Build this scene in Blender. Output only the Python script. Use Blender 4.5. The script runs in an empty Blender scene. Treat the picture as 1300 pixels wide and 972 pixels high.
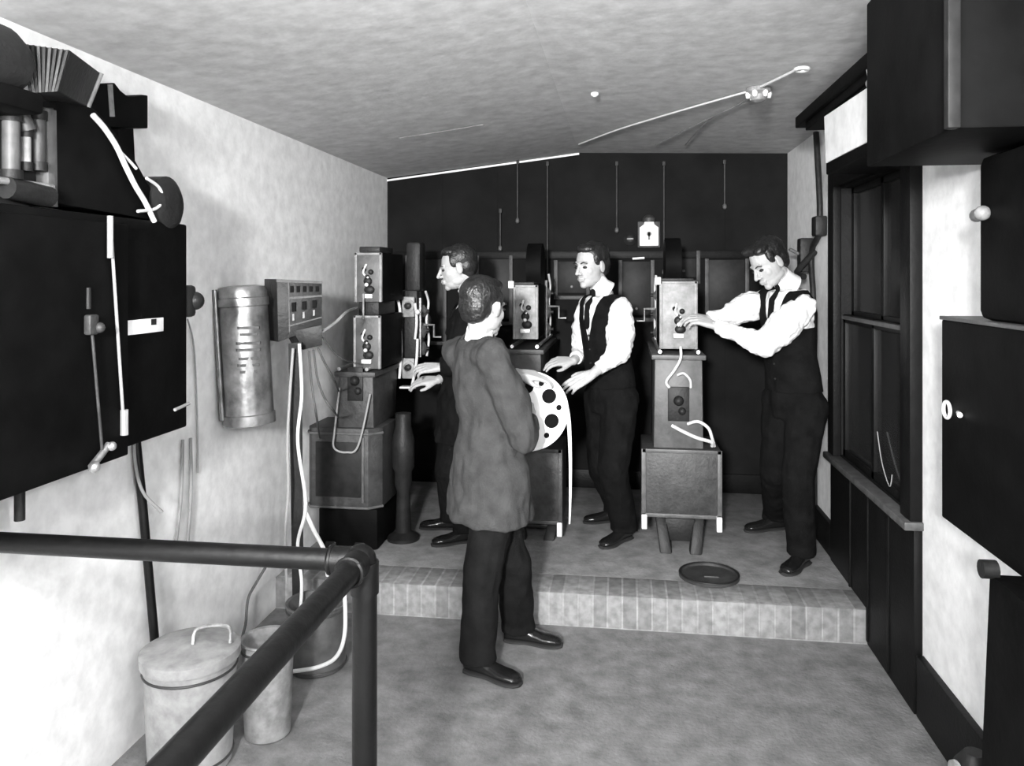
import bpy, bmesh, math, random
from mathutils import Vector, Matrix, noise
random.seed(7)
S = bpy.context.scene
COL = S.collection
V = Vector
# ------------------------------------------------------------------ camera
H, F, HY = 1.8, 1000.0, 350.0            # eye height, focal length in px (of 1300), horizon row
PHI = math.atan(140/1000); CS, SN = math.cos(PHI), math.sin(PHI)
cd = bpy.data.cameras.new('camera'); cam = bpy.data.objects.new('camera', cd); COL.objects.link(cam)
cam.location = (0, 0, H); cam.rotation_euler = (math.pi/2, 0, PHI)
cd.sensor_width = 36; cd.lens = 36*F/1300; cd.shift_y = -(486-HY)/1300; cd.clip_start = .05
S.camera = cam
# ------------------------------------------------------------------ light
w = bpy.data.worlds.new('world'); S.world = w; w.use_nodes = True
w.node_tree.nodes['Background'].inputs[0].default_value = (1, 1, 1, 1)
w.node_tree.nodes['Background'].inputs[1].default_value = .40
def area(name, loc, aim, size, power):
    l = bpy.data.lights.new(name, 'AREA'); l.energy = power; l.shape = 'DISK'; l.size = size
    o = bpy.data.objects.new(name, l); COL.objects.link(o); o.location = loc
    o.rotation_euler = (V(aim)-V(loc)).to_track_quat('-Z', 'Y').to_euler(); return o
area('flash_lamp', (-.45, -1.8, 2.3), (-.2, 4.6, 1.2), .4, 150)
sl = bpy.data.lights.new('far_fill_spot', 'SPOT'); sl.energy = 1450; sl.spot_size = math.radians(46); sl.spot_blend = 1; sl.shadow_soft_size = .15  # fill spot added behind the camera to brighten the far end
so = bpy.data.objects.new('far_fill_spot', sl); COL.objects.link(so); so.location = (-.45, -1.9, 2.25); so.rotation_euler = (V((-.15, 5.5, 1.5))-so.location).to_track_quat('-Z', 'Y').to_euler()
for nm, lc_, en in (('fill_left', (-.90, .45, 2.1), 98), ('fill_right', (.45, .1, 2.05), 80)):  # unseen fill lights, added out of view to brighten the side walls
    pl_ = bpy.data.lights.new(nm, 'POINT'); pl_.energy = en; pl_.shadow_soft_size = .06
    po_ = bpy.data.objects.new(nm, pl_); COL.objects.link(po_); po_.location = lc_
S.view_settings.view_transform = 'Standard'; S.view_settings.look = 'None'
S.view_settings.exposure = .58; S.view_settings.gamma = 1; S.view_settings.use_curve_mapping = False
# ------------------------------------------------------------------ placing helpers (point seen at a pixel, at a real distance)
def ray(px, py):
    u = (px-650)/F; return V((u*CS-SN, u*SN+CS, (HY-py)/F))
def W(px, py, t): d = ray(px, py); return V((d.x*t, d.y*t, H+d.z*t))
def onY(px, py, Y): return W(px, py, Y/ray(px, py).y)
def onX(px, py, X): return W(px, py, X/ray(px, py).x)
def onZ(px, py, Z): return W(px, py, (Z-H)/ray(px, py).z)
# ------------------------------------------------------------------ materials
def mat(name, g, rough=.7, metal=0, mott=0, mscale=6, bump=0, bscale=60, spec=.5, g2=None):
    m = bpy.data.materials.new(name); m.use_nodes = True; nt = m.node_tree; b = nt.nodes['Principled BSDF']
    c = (g, g, g, 1)
    b.inputs['Base Color'].default_value = c; b.inputs['Roughness'].default_value = rough
    b.inputs['Metallic'].default_value = metal; b.inputs['Specular IOR Level'].default_value = spec
    tc = nt.nodes.new('ShaderNodeTexCoord')
    if mott:
        n = nt.nodes.new('ShaderNodeTexNoise'); n.inputs['Scale'].default_value = mscale; n.inputs['Detail'].default_value = 5
        n.inputs['Roughness'].default_value = .6
        nt.links.new(tc.outputs['Object'], n.inputs['Vector'])
        r = nt.nodes.new('ShaderNodeValToRGB'); r.color_ramp.elements[0].position = .33; r.color_ramp.elements[1].position = .67
        a, z = g*(1-mott), min(1, g*(1+mott)) if g2 is None else g2
        r.color_ramp.elements[0].color = (a, a, a, 1); r.color_ramp.elements[1].color = (z, z, z, 1)
        nt.links.new(n.outputs['Fac'], r.inputs['Fac']); nt.links.new(r.outputs['Color'], b.inputs['Base Color'])
    if bump:
        n2 = nt.nodes.new('ShaderNodeTexNoise'); n2.inputs['Scale'].default_value = bscale; n2.inputs['Detail'].default_value = 3
        nt.links.new(tc.outputs['Object'], n2.inputs['Vector'])
        bp = nt.nodes.new('ShaderNodeBump'); bp.inputs['Strength'].default_value = bump; bp.inputs['Distance'].default_value = .01
        nt.links.new(n2.outputs['Fac'], bp.inputs['Height']); nt.links.new(bp.outputs['Normal'], b.inputs['Normal'])
    return m
M = dict(
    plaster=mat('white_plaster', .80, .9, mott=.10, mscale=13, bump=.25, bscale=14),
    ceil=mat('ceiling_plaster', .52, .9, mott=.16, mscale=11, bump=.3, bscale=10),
    darkwall=mat('black_sheet_lining', .006, .75, mott=.4, mscale=3, bump=.2, bscale=20, spec=.12),
    concrete=mat('concrete', .18, .9, mott=.3, mscale=9, bump=.4, bscale=60),
    black=mat('black_enamel', .004, .6, mott=.35, mscale=8, bump=.1, bscale=30, spec=.05),
    black2=mat('black_iron', .014, .5, mott=.3, mscale=14, bump=.2, bscale=60, spec=.25),
    pipe=mat('black_iron_pipe', .003, .4, mott=.4, mscale=20, bump=.15, bscale=40, spec=.3),
    frame=mat('dark_wood', .005, .5, mott=.3, mscale=10, bump=.15, spec=.15),
    trim=mat('worn_edge', .07, .5, mott=.4, mscale=20),
    grey=mat('grey_sheet_metal', .075, .5, mott=.3, mscale=14, bump=.1, spec=.5),
    grey2=mat('pale_sheet_metal', .21, .5, mott=.35, mscale=18, bump=.1),
    castgrey=mat('dull_cast_iron', .034, .55, mott=.4, mscale=16, bump=.25),
    steel=mat('bright_steel', .62, .3, .85, mott=.3, mscale=30),
    nickel=mat('nickel', .8, .4, .3),
    copper=mat('burnished_metal', .2, .3, .7, mott=.5, mscale=9, bump=.15, bscale=20),
    galv=mat('galvanised', .34, .5, .25, mott=.25, mscale=14, bump=.1),
    white=mat('white_enamel', .85, .5), paper=mat('white_card', .82, .9, mott=.1, mscale=12),
    cable=mat('pale_cable', .55, .7), dcable=mat('dark_cable', .07, .7), mcable=mat('grey_cable', .25, .7),
    shirt=mat('white_cotton', .70, .9, bump=.25, bscale=35), skin=mat('skin', .37, .55, mott=.08, mscale=30, spec=.4),
    jacket=mat('grey_wool', .042, .95, mott=.22, mscale=14, bump=.3, bscale=150, spec=.2),
    darkwool=mat('black_wool', .006, .95, mott=.3, mscale=14, bump=.3, bscale=150, spec=.08),
    trou=mat('charcoal_wool', .009, .95, mott=.3, mscale=12, bump=.3, bscale=120, spec=.08),
    hair=mat('dark_hair', .012, .38, mott=.4, mscale=40, bump=.5, bscale=90), leather=mat('black_leather', .010, .25, bump=.1),
    eye=mat('dark_eye', .015, .3), lip=mat('lip', .30, .6), sole=mat('shoe_sole', .02, .7), film=mat('film_strip', .6, .3),
    fibre=mat('slate', .016, .5, mott=.3, mscale=20, spec=.15), glass=None)
def glassmat():
    m = bpy.data.materials.new('night_window_glass'); m.use_nodes = True; b = m.node_tree.nodes['Principled BSDF']
    b.inputs['Base Color'].default_value = (.02, .02, .02, 1); b.inputs['Roughness'].default_value = .12; b.inputs['Specular IOR Level'].default_value = .6
    return m
M['glass'] = glassmat()
def brickmat(name, face):
    m = bpy.data.materials.new(name); m.use_nodes = True; nt = m.node_tree; b = nt.nodes['Principled BSDF']
    b.inputs['Roughness'].default_value = .9
    tc = nt.nodes.new('ShaderNodeTexCoord'); mp = nt.nodes.new('ShaderNodeMapping')
    if face: mp.inputs['Rotation'].default_value = (math.pi/2, 0, 0)
    br = nt.nodes.new('ShaderNodeTexBrick'); br.offset = 0; br.inputs['Scale'].default_value = 1
    br.inputs['Brick Width'].default_value = .075; br.inputs['Row Height'].default_value = .27
    br.inputs['Mortar Size'].default_value = .006; br.inputs['Bias'].default_value = 0
    br.inputs['Color1'].default_value = (.20, .20, .20, 1); br.inputs['Color2'].default_value = (.32, .32, .32, 1); br.inputs['Mortar'].default_value = (.33, .33, .33, 1)
    nt.links.new(tc.outputs['Object'], mp.inputs['Vector']); nt.links.new(mp.outputs['Vector'], br.inputs['Vector'])
    nz = nt.nodes.new('ShaderNodeTexNoise'); nz.inputs['Scale'].default_value = 25; nz.inputs['Detail'].default_value = 4
    nt.links.new(tc.outputs['Object'], nz.inputs['Vector'])
    mx = nt.nodes.new('ShaderNodeMix'); mx.data_type = 'RGBA'; mx.blend_type = 'MULTIPLY'; mx.inputs['Factor'].default_value = .75
    rp = nt.nodes.new('ShaderNodeValToRGB'); rp.color_ramp.elements[0].position = .3; rp.color_ramp.elements[0].color = (.45, .45, .45, 1); rp.color_ramp.elements[1].position = .65
    nt.links.new(nz.outputs['Fac'], rp.inputs['Fac']); nt.links.new(br.outputs['Color'], mx.inputs['A']); nt.links.new(rp.outputs['Color'], mx.inputs['B'])
    nt.links.new(mx.outputs['Result'], b.inputs['Base Color'])
    bp = nt.nodes.new('ShaderNodeBump'); bp.inputs['Distance'].default_value = .006; bp.invert = True
    nt.links.new(br.outputs['Fac'], bp.inputs['Height']); nt.links.new(bp.outputs['Normal'], b.inputs['Normal'])
    return m
M['brick'] = brickmat('coping_bricks', False); M['brickf'] = brickmat('riser_bricks', True)
# ------------------------------------------------------------------ mesh kit
class B:
    """collects shapes of ONE part in world coordinates"""
    def __init__(s): s.bm = bmesh.new()
    def box(s, lo, hi, bev=0, mtx=None):
        lo, hi = V(lo), V(hi); bm = bmesh.new(); bmesh.ops.create_cube(bm, size=1)
        for v in bm.verts: v.co = V((lo[i]+(v.co[i]+.5)*(hi[i]-lo[i]) for i in range(3)))
        if bev: bmesh.ops.bevel(bm, geom=bm.edges[:], offset=min(bev, .45*min(abs(hi[i]-lo[i]) for i in range(3))), segments=2, affect='EDGES', profile=.5)
        if mtx: bmesh.ops.transform(bm, matrix=mtx, verts=bm.verts)
        return s._merge(bm)
    def _merge(s, bm):
        me = bpy.data.meshes.new('tmp'); bmesh.ops.recalc_face_normals(bm, faces=bm.faces[:]); bm.to_mesh(me); bm.free(); s.bm.from_mesh(me); bpy.data.meshes.remove(me); return s
    def hexa(s, bottom, top, bev=0):
        bm = bmesh.new(); b = [bm.verts.new(p) for p in bottom]; t = [bm.verts.new(p) for p in top]; n = len(b)
        bm.faces.new(b[::-1]); bm.faces.new(t)
        for i in range(n): bm.faces.new((b[i], b[(i+1) % n], t[(i+1) % n], t[i]))
        if bev: bmesh.ops.bevel(bm, geom=bm.edges[:], offset=bev, segments=2, affect='EDGES', profile=.5)
        return s._merge(bm)
    def prism(s, pts, d, bev=0):
        d = V(d); return s.hexa([V(p) for p in pts], [V(p)+d for p in pts], bev)
    def loft(s, secs, n=20, cap=True):
        """secs: (centre, side vector, a, b[, tangent])"""
        bm = bmesh.new(); rings = []
        cs = [V(q[0]) for q in secs]
        for i, q in enumerate(secs):
            t = V(q[4]) if len(q) > 4 else (cs[min(i+1, len(cs)-1)]-cs[max(i-1, 0)])
            t.normalize(); sd = V(q[1]); sd = (sd-t*sd.dot(t)).normalized(); up = t.cross(sd)
            rings.append([bm.verts.new(cs[i]+sd*q[2]*math.cos(k*math.tau/n)+up*q[3]*math.sin(k*math.tau/n)) for k in range(n)])
        for r0, r1 in zip(rings, rings[1:]):
            for k in range(n): bm.faces.new((r0[k], r0[(k+1) % n], r1[(k+1) % n], r1[k]))
        if cap: bm.faces.new(rings[0][::-1]); bm.faces.new(rings[-1])
        return s._merge(bm)
    def tube(s, pts, r, n=10, smooth=0):
        pts = [V(p) for p in pts]
        if smooth: pts = catmull(pts, smooth)
        rr = r if isinstance(r, (list, tuple)) else [r]*len(pts)
        if len(rr) != len(pts): rr = [rr[0]+(rr[-1]-rr[0])*i/(len(pts)-1) for i in range(len(pts))]
        bm = bmesh.new(); rings = []; prev = None
        for i, p in enumerate(pts):
            t = (pts[min(i+1, len(pts)-1)]-pts[max(i-1, 0)]).normalized()
            if prev is None: prev = t.orthogonal().normalized()
            prev = (prev-t*prev.dot(t)).normalized(); up = t.cross(prev)
            rings.append([bm.verts.new(p+(prev*math.cos(k*math.tau/n)+up*math.sin(k*math.tau/n))*rr[i]) for k in range(n)])
        for r0, r1 in zip(rings, rings[1:]):
            for k in range(n): bm.faces.new((r0[k], r0[(k+1) % n], r1[(k+1) % n], r1[k]))
        bm.faces.new(rings[0][::-1]); bm.faces.new(rings[-1])
        return s._merge(bm)
    def ball(s, c, r, mtx=None, seg=16):
        bm = bmesh.new(); bmesh.ops.create_uvsphere(bm, u_segments=seg, v_segments=max(8, seg*2//3), radius=1)
        rr = V(r) if not isinstance(r, (int, float)) else V((r, r, r))
        m = Matrix.Translation(V(c)) @ (mtx.to_4x4() if mtx else Matrix()) @ Matrix.Diagonal((*rr, 1))
        bmesh.ops.transform(bm, matrix=m, verts=bm.verts); return s._merge(bm)
    def caps(s, pts, r):                                   # chain of tapered capsules
        pts = [V(p) for p in pts]
        for i, p in enumerate(pts): s.ball(p, r[i], seg=12)
        for i in range(len(pts)-1):
            if (pts[i+1]-pts[i]).length > 1e-4: s.tube([pts[i], pts[i+1]], [r[i], r[i+1]], 12)
        return s
    def lathe(s, c, axis, prof, n=32):                     # prof: (radius, height along axis)
        axis = V(axis).normalized(); a = axis.orthogonal().normalized(); b = axis.cross(a); bm = bmesh.new(); c = V(c)
        rings = [[bm.verts.new(c+axis*h+(a*math.cos(k*math.tau/n)+b*math.sin(k*math.tau/n))*max(r, 1e-4)) for k in range(n)] for r, h in prof]
        for r0, r1 in zip(rings, rings[1:]):
            for k in range(n): bm.faces.new((r0[k], r0[(k+1) % n], r1[(k+1) % n], r1[k]))
        bm.faces.new(rings[0][::-1]); bm.faces.new(rings[-1])
        return s._merge(bm)
    def torus(s, c, axis, R, r, n=24, a0=0, a1=math.tau):
        axis = V(axis).normalized(); a = axis.orthogonal().normalized(); b = axis.cross(a)
        full = abs(a1-a0-math.tau) < 1e-6
        return s.tube([V(c)+(a*math.cos(a0+(a1-a0)*k/n)+b*math.sin(a0+(a1-a0)*k/n))*R for k in range(n+1)], r, 8)
    def add(s, other): 
        me = bpy.data.meshes.new('tmp'); other.bm.to_mesh(me); s.bm.from_mesh(me); bpy.data.meshes.remove(me); return s
    def build(s, name, m, parent=None, smooth=True, label=None):
        me = bpy.data.meshes.new(name); s.bm.to_mesh(me); s.bm.free(); return link(name, me, m, parent, smooth, label)
    def remesh(s, name, m, parent, vox, sm=4, post=None, thick=0, label=None, wr=0, wf=14, wv=(1, 1, .35)):
        me = bpy.data.meshes.new('tmp'); s.bm.to_mesh(me); s.bm.free()
        o = bpy.data.objects.new('tmp', me); COL.objects.link(o)
        q = o.modifiers.new('r', 'REMESH'); q.mode = 'VOXEL'; q.voxel_size = vox
        if sm: q = o.modifiers.new('s', 'SMOOTH'); q.iterations = sm; q.factor = .5
        dg = bpy.context.evaluated_depsgraph_get(); dg.update()
        nm = bpy.data.meshes.new_from_object(o.evaluated_get(dg)); bpy.data.objects.remove(o); bpy.data.meshes.remove(me)
        nm.name = name
        if wr:
            co = [v.co.copy() for v in nm.vertices]; no = [v.normal.copy() for v in nm.vertices]
            for i, v in enumerate(nm.vertices):
                p = V((co[i].x*wv[0], co[i].y*wv[1], co[i].z*wv[2]))*wf
                f = noise.noise(p)+.5*noise.noise(p*2.3+V((3, 1, 7)))
                v.co = co[i]+no[i]*wr*f
        if post:
            bm = bmesh.new(); bm.from_mesh(nm)
            bmesh.ops.delete(bm, geom=[v for v in bm.verts if post(v.co)], context='VERTS')
            for _ in range(6):
                bd = [v for v in bm.verts if v.is_boundary]
                new = {v: sum(((e.other_vert(v).co) for e in v.link_edges if e.is_boundary), V()) / max(1, sum(1 for e in v.link_edges if e.is_boundary)) for v in bd}
                for v, p in new.items(): v.co = v.co.lerp(p, .5)
            bm.to_mesh(nm); bm.free()
        o = link(name, nm, m, parent, True, label)
        if thick: q = o.modifiers.new('solid', 'SOLIDIFY'); q.thickness = thick; q.offset = 0
        return o
def catmull(p, n):
    out = []; q = [p[0]]+list(p)+[p[-1]]
    for i in range(1, len(q)-2):
        for k in range(n):
            t = k/n; a, b, c, d = q[i-1:i+3]
            out.append(.5*((2*b)+(c-a)*t+(2*a-5*b+4*c-d)*t*t+(3*b-a-3*c+d)*t**3))
    return out+[p[-1]]
def link(name, me, m, parent=None, smooth=True, label=None):
    me.materials.clear(); me.materials.append(m)
    if smooth:
        me.shade_smooth() if hasattr(me, 'shade_smooth') else None
        try: me.set_sharp_from_angle(angle=math.radians(38))
        except Exception: pass
    o = bpy.data.objects.new(name, me); COL.objects.link(o)
    if parent:
        o.parent = parent; wm = world_of(parent); me.transform(wm.inverted())
    if label: o['label'] = label
    return o
def world_of(o):
    m = Matrix.Translation(o.location) @ o.rotation_euler.to_matrix().to_4x4()
    return world_of(o.parent) @ m if o.parent else m
def thing(name, loc, label, cat, group=None):
    o = bpy.data.objects.new(name, None); COL.objects.link(o); o.location = loc; o.empty_display_size = .1
    return tag(o, label, cat, group)
def tag(o, label, cat, group=None):
    o['label'] = label; o['category'] = cat
    if group: o['group'] = group
    return o
def struct(o): o['kind'] = 'structure'; return o

# ================================================================== SETTING
XL, XR, YB, PZ, PY = -1.86, 1.22, 6.1, .17, 4.05
Y0 = -1.2
struct(B().box((XL-.1, Y0, -.1), (XR+.1, YB+.1, 0)).build('floor', M['concrete']))
struct(B().box((XL, PY+.25, 0), (XR, YB, PZ), .004).build('floor_platform', M['concrete']))
struct(B().box((XL, PY+.006, PZ-.1), (XR, PY+.25, PZ), .004).build('trim_1', M['brick']))
struct(B().box((XL, PY, 0), (XR, PY+.012, PZ-.002)).build('trim_2', M['brickf']))
# ceiling: rises from the left wall to a shallow ridge, then nearly flat
xm = -.33
cz = lambda x: 2.58+(x-XL)/(xm-XL)*.17 if x < xm else 2.75-(x-xm)/(XR-xm)*.04
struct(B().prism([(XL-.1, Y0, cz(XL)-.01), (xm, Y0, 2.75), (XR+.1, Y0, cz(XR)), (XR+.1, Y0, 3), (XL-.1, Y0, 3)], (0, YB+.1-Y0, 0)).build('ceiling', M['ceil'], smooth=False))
struct(B().box((XL-.1, Y0, 0), (XL, YB+.1, 2.6)).build('wall_left', M['plaster']))
# right wall with the window opening
WY0, WY1, WZ0, WZ1 = 3.55, 4.62, .79, 2.30
rw = B()
rw.box((XR, Y0, 0), (XR+.12, WY0, 2.75)); rw.box((XR, WY1, 0), (XR+.12, YB+.1, 2.75))
rw.box((XR, WY0, 0), (XR+.12, WY1, WZ0)); rw.box((XR, WY0, WZ1), (XR+.12, WY1, 2.75))
struct(rw.build('wall_right', M['plaster']))
bw = B().box((XL, YB, 0), (XR, YB+.1, 2.76))
struct(bw.build('wall_back', M['darkwall']))
seam = B()
for i in range(1, 7): seam.box((XL+i*.44-.012, YB-.006, PZ), (XL+i*.44+.012, YB, 2.62))
struct(seam.build('trim_3', M['darkwall']))
struct(B().box((XL+.02, YB-.03, 1.93), (XR-.01, YB, 1.99), .004).build('trim_4', M['frame']))
struct(B().box((XR-.03, WY1+.13, PZ), (XR, YB, PZ+.19), .004).build('baseboard_right', M['frame']))
struct(B().box((XR-.03, Y0, 0), (XR, WY0-.13, .25), .004).build('baseboard_front', M['frame']))
struct(B().box((XL, YB-.02, PZ), (XR-.03, YB, PZ+.14), .004).build('baseboard_back', M['frame']))
struct(B().prism([(XL, YB-.012, cz(XL)-.026), (xm, YB-.012, 2.75-.016), (xm, YB-.012, 2.75-.002), (XL, YB-.012, cz(XL)-.012)], (0, .012, 0)).build('trim_6', M['plaster'], smooth=False))
# dark boarded section with the window
p = B(); y0, y1 = WY0-.12, WY1+.12
p.box((XR-.035, y0, 0), (XR, y1, WZ0-.03), .004)
for yy in (y0+.30, y0+.60, y0+.90): p.box((XR-.042, yy, .02), (XR-.035, yy+.02, WZ0-.05))
struct(p.build('trim_5', M['frame']))
wn = B()
wn.box((XR-.05, y0, WZ0), (XR, WY0, WZ1+.12), .004); wn.box((XR-.05, WY1, WZ0), (XR, y1, WZ1+.12), .004); wn.box((XR-.05, WY0, WZ1), (XR, WY1, WZ1+.12), .004)
wn.box((XR-.01, WY0, WZ0), (XR+.118, WY0+.012, WZ1)); wn.box((XR-.01, WY1-.012, WZ0), (XR+.118, WY1, WZ1)); wn.box((XR-.01, WY0, WZ1-.012), (XR+.118, WY1, WZ1)); wn.box((XR-.01, WY0, WZ0), (XR+.118, WY1, WZ0+.012))
win = struct(wn.build('window_1', M['frame']))
struct(B().box((XR-.075, y0-.01, WZ0-.035), (XR+.02, y1+.01, WZ0), .006).build('window_sill', M['trim'], win))
ms = B()
for (za, zb, xo) in ((WZ0, 1.585, .0), (1.555, WZ1, .045)):
    ms.box((XR+xo, WY0, za), (XR+xo+.04, WY0+.055, zb), .003); ms.box((XR+xo, WY1-.055, za), (XR+xo+.04, WY1, zb), .003)
    ms.box((XR+xo, WY0, za), (XR+xo+.04, WY1, za+.05), .003); ms.box((XR+xo, WY0, zb-.045), (XR+xo+.04, WY1, zb), .003)
    ms.box((XR+xo, (WY0+WY1)/2-.02, za), (XR+xo+.04, (WY0+WY1)/2+.02, zb), .003)
struct(ms.build('window_sash', M['frame'], win))
struct(B().box((XR-.008, WY0+.01, 1.56), (XR+.002, WY1-.01, 1.58)).build('window_rail_edge', M['grey'], win, label='pale edge of the meeting rail'))  # grey strip, paler than the sash
struct(B().box((XR+.018, WY0, WZ0), (XR+.022, WY1, 1.57)).box((XR+.063, WY0, 1.57), (XR+.067, WY1, WZ1)).build('window_pane', M['glass'], win))
struct(B().box((XR+.119, WY0-.1, WZ0-.1), (XR+.13, WY1+.1, WZ1+.1)).build('window_shutter', M['fibre'], win))
cord = B()
cord.tube([(XR-.004, WY0+.45, 1.05), (XR-.01, WY0+.36, .92), (XR-.012, WY0+.25, .84), (XR-.01, WY0+.22, .90)], .0025, 6, 6)
tag(cord.build('sash_cord', M['mcable']), 'thin pale cord curling at the bottom of the dark window', 'cord')

# ------------------------------------------------------------------ back wall fittings
def rod(px, ya, yb, label, r=.006, knob=True):
    a, b = onY(px, ya, YB-.05), onY(px, yb, YB-.05)
    t = thing('shutter_rod', b, label, 'rod', 'thin rods hanging on the dark back wall')
    B().tube([a, b], r, 8).build('rod', M['castgrey'], t)
    if knob: B().lathe(b, (0, 0, -1), [(.008, -.02), (.015, -.01), (.016, .01), (.008, .02)], 12).build('weight', M['grey'], t)
    B().box((b.x-.01, YB-.05, a.z-.03), (b.x+.01, YB-.001, a.z+.002), .002).build('bracket', M['castgrey'], t)
rod(657, 203, 280, 'thin rod hanging high on the back wall between the black-suited man and middle man')
rod(635, 265, 315, 'shortest hanging rod, low on the back wall above the man in grey')
rod(695, 205, 372, 'long thin rod on the back wall just left of the man in the middle')
rod(783, 205, 292, 'thin rod ending in a small weight just left of the white lantern plate')
rod(843, 205, 345, 'long thin rod on the back wall just right of the white lantern plate')
rod(920, 203, 262, 'short thin rod high on the back wall, the rightmost one')
def shutter(pa, pb, label, drop=0):
    a, b = onY(pa[0], pa[1], YB-.03), onY(pb[0], pb[1], YB-.03)
    t = thing('port_shutter', (a.x+(b.x-a.x)/2, YB, b.z), label, 'shutter', 'iron shutters over the projection ports')
    x0, x1, z0, z1 = a.x, b.x, b.z, a.z
    f = B()
    f.box((x0-.03, YB-.035, z0-.02), (x0, YB, z1), .003); f.box((x1, YB-.035, z0-.02), (x1+.03, YB, z1), .003); f.box((x0-.03, YB-.035, z0-.05), (x1+.03, YB, z0-.02), .003)
    f.build('guide_frame', M['castgrey'], t)
    pl = B().box((x0, YB-.022, z0+drop), (x1, YB-.004, z1-.01), .003).build('plate', M['fibre'], t)
    B().tube([((x0+x1)/2, YB-.022, z0+drop+.05), ((x0+x1)/2, YB-.05, z0+drop+.05)], .01, 10).build('knob', M['grey'], pl)
shutter((519, 324), (562, 430), 'tall iron port shutter behind the leftmost projector')
shutter((608, 324), (646, 405), 'iron port shutter on the back wall behind the man in grey')
shutter((708, 330), (744, 372), 'small iron port shutter beside the face of the middle man')
shutter((790, 330), (826, 400), 'iron port shutter between the middle man and the right-hand projector')
shutter((852, 318), (884, 352), 'small iron port shutter just above the right-hand projector')
shutter((900, 328), (946, 395), 'iron port shutter behind the outstretched arms of the leaning man')
# white lantern plate
c = onY(824, 295, YB-.06); t = thing('wall_lantern', (c.x, YB, c.z-.1), 'small bright white lantern-shaped plate with a dark keyhole mark on the black back wall', 'lamp')
B().prism([(c.x+a, YB-.06, c.z+b) for a, b in ((-.07, -.1), (.07, -.1), (.07, .04), (.035, .06), (.035, .10), (-.03, .10), (-.035, .06), (-.07, .04))], (0, .02, 0), .003).build('plate', M['white'], t)
B().box((c.x-.085, YB-.042, c.z-.115), (c.x+.085, YB-.001, c.z+.085), .006).lathe((c.x, YB-.03, c.z+.11), (0, 0, 1), [(.05, -.03), (.05, 0), (.03, .02), (.012, .03)], 16).build('housing', M['castgrey'], t)
B().lathe((c.x, YB-.066, c.z-.01), (0, 1, 0), [(.018, 0), (.018, .008)], 16).box((c.x-.008, YB-.066, c.z-.055), (c.x+.008, YB-.06, c.z)).build('keyhole', M['grey'], t)
c2 = onY(800, 303, YB-.05)
t = thing('wall_switch', c2, 'small dark rotary switch on the back wall left of the white lantern plate', 'switch')
B().lathe((c2.x, YB-.001, c2.z), (0, -1, 0), [(.05, 0), (.05, .02), (.03, .035), (.02, .04)], 20).build('base', M['black2'], t)
B().box((c2.x-.025, YB-.055, c2.z-.006), (c2.x+.025, YB-.04, c2.z+.006), .003).build('handle', M['grey2'], t)
tag(B().tube([onY(803, 328, YB-.02), onY(818, 327, YB-.02)], .012, 10).tube([onY(810, 328, YB-.02), onY(810, 326, YB)], .006).build('peg', M['nickel']), 'small bright peg on the back wall under the white lantern plate', 'peg')

# ------------------------------------------------------------------ ceiling wire and rosette
def zc(p): return cz(p.x)
def onC(px, py):
    t = (2.7-H)/ray(px, py).z; p = W(px, py, t)
    for _ in range(5): t = (cz(p.x)-.012-H)/ray(px, py).z; p = W(px, py, t)
    return p
c = onC(963, 115); t = thing('ceiling_rosette', c, 'pale porcelain ceiling rosette where the ceiling cords meet', 'rosette')
B().lathe((c.x, c.y, cz(c.x)), (0, 0, -1), [(.06, 0), (.06, .02), (.04, .035), (.035, .06), (.015, .07)], 24).build('body', M['grey2'], t)
g = B()
for k in range(6):
    a = k*math.tau/6; g.lathe((c.x+.05*math.cos(a), c.y+.05*math.sin(a), cz(c.x)-.02), (0, 0, -1), [(.012, 0), (.014, .012), (.009, .03)], 10)
g.build('terminal', M['nickel'], t)
c = onC(1018, 85); tag(B().torus(c-V((0, 0, .01)), (0, 0, 1), .028, .008).build('ceiling_ring', M['nickel']), 'pale ring screwed to the ceiling at the right end of the cord', 'ring')
for pts, r, lb, mm in (([(1016, 86), (985, 101), (966, 110)], .006, 'short pale cord between the ceiling rosette and the ring', 'cable'),
                   ([(956, 115), (939, 119), (872, 138), (828, 151), (783, 165), (735, 183)], .0055, 'long pale cord running across the ceiling from the rosette to the back wall', 'cable'),
                   ([(952, 122), (935, 134), (880, 160), (832, 184)], .004, 'thin cord slanting from the rosette, the next one below the long pale cord', 'grey2'),
                   ([(955, 127), (908, 147), (886, 166), (870, 184)], .004, 'thin cord slanting from the rosette, nearest the window wall', 'grey2'),
                   ([(507, 175), (560, 167), (614, 158)], .002, 'faint thin wire on the left part of the ceiling', 'grey2')):
    tag(B().tube([onC(*q) for q in pts], r, 8, 5).build('signal_wire', M[mm]), lb, 'cord')
c = onC(755, 121); tag(B().lathe((c.x, c.y, cz(c.x)), (0, 0, -1), [(.02, 0), (.02, .012), (.008, .02)], 14).build('ceiling_cleat', M['white']), 'small white cleat on the ceiling above the middle man', 'cleat')

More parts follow.
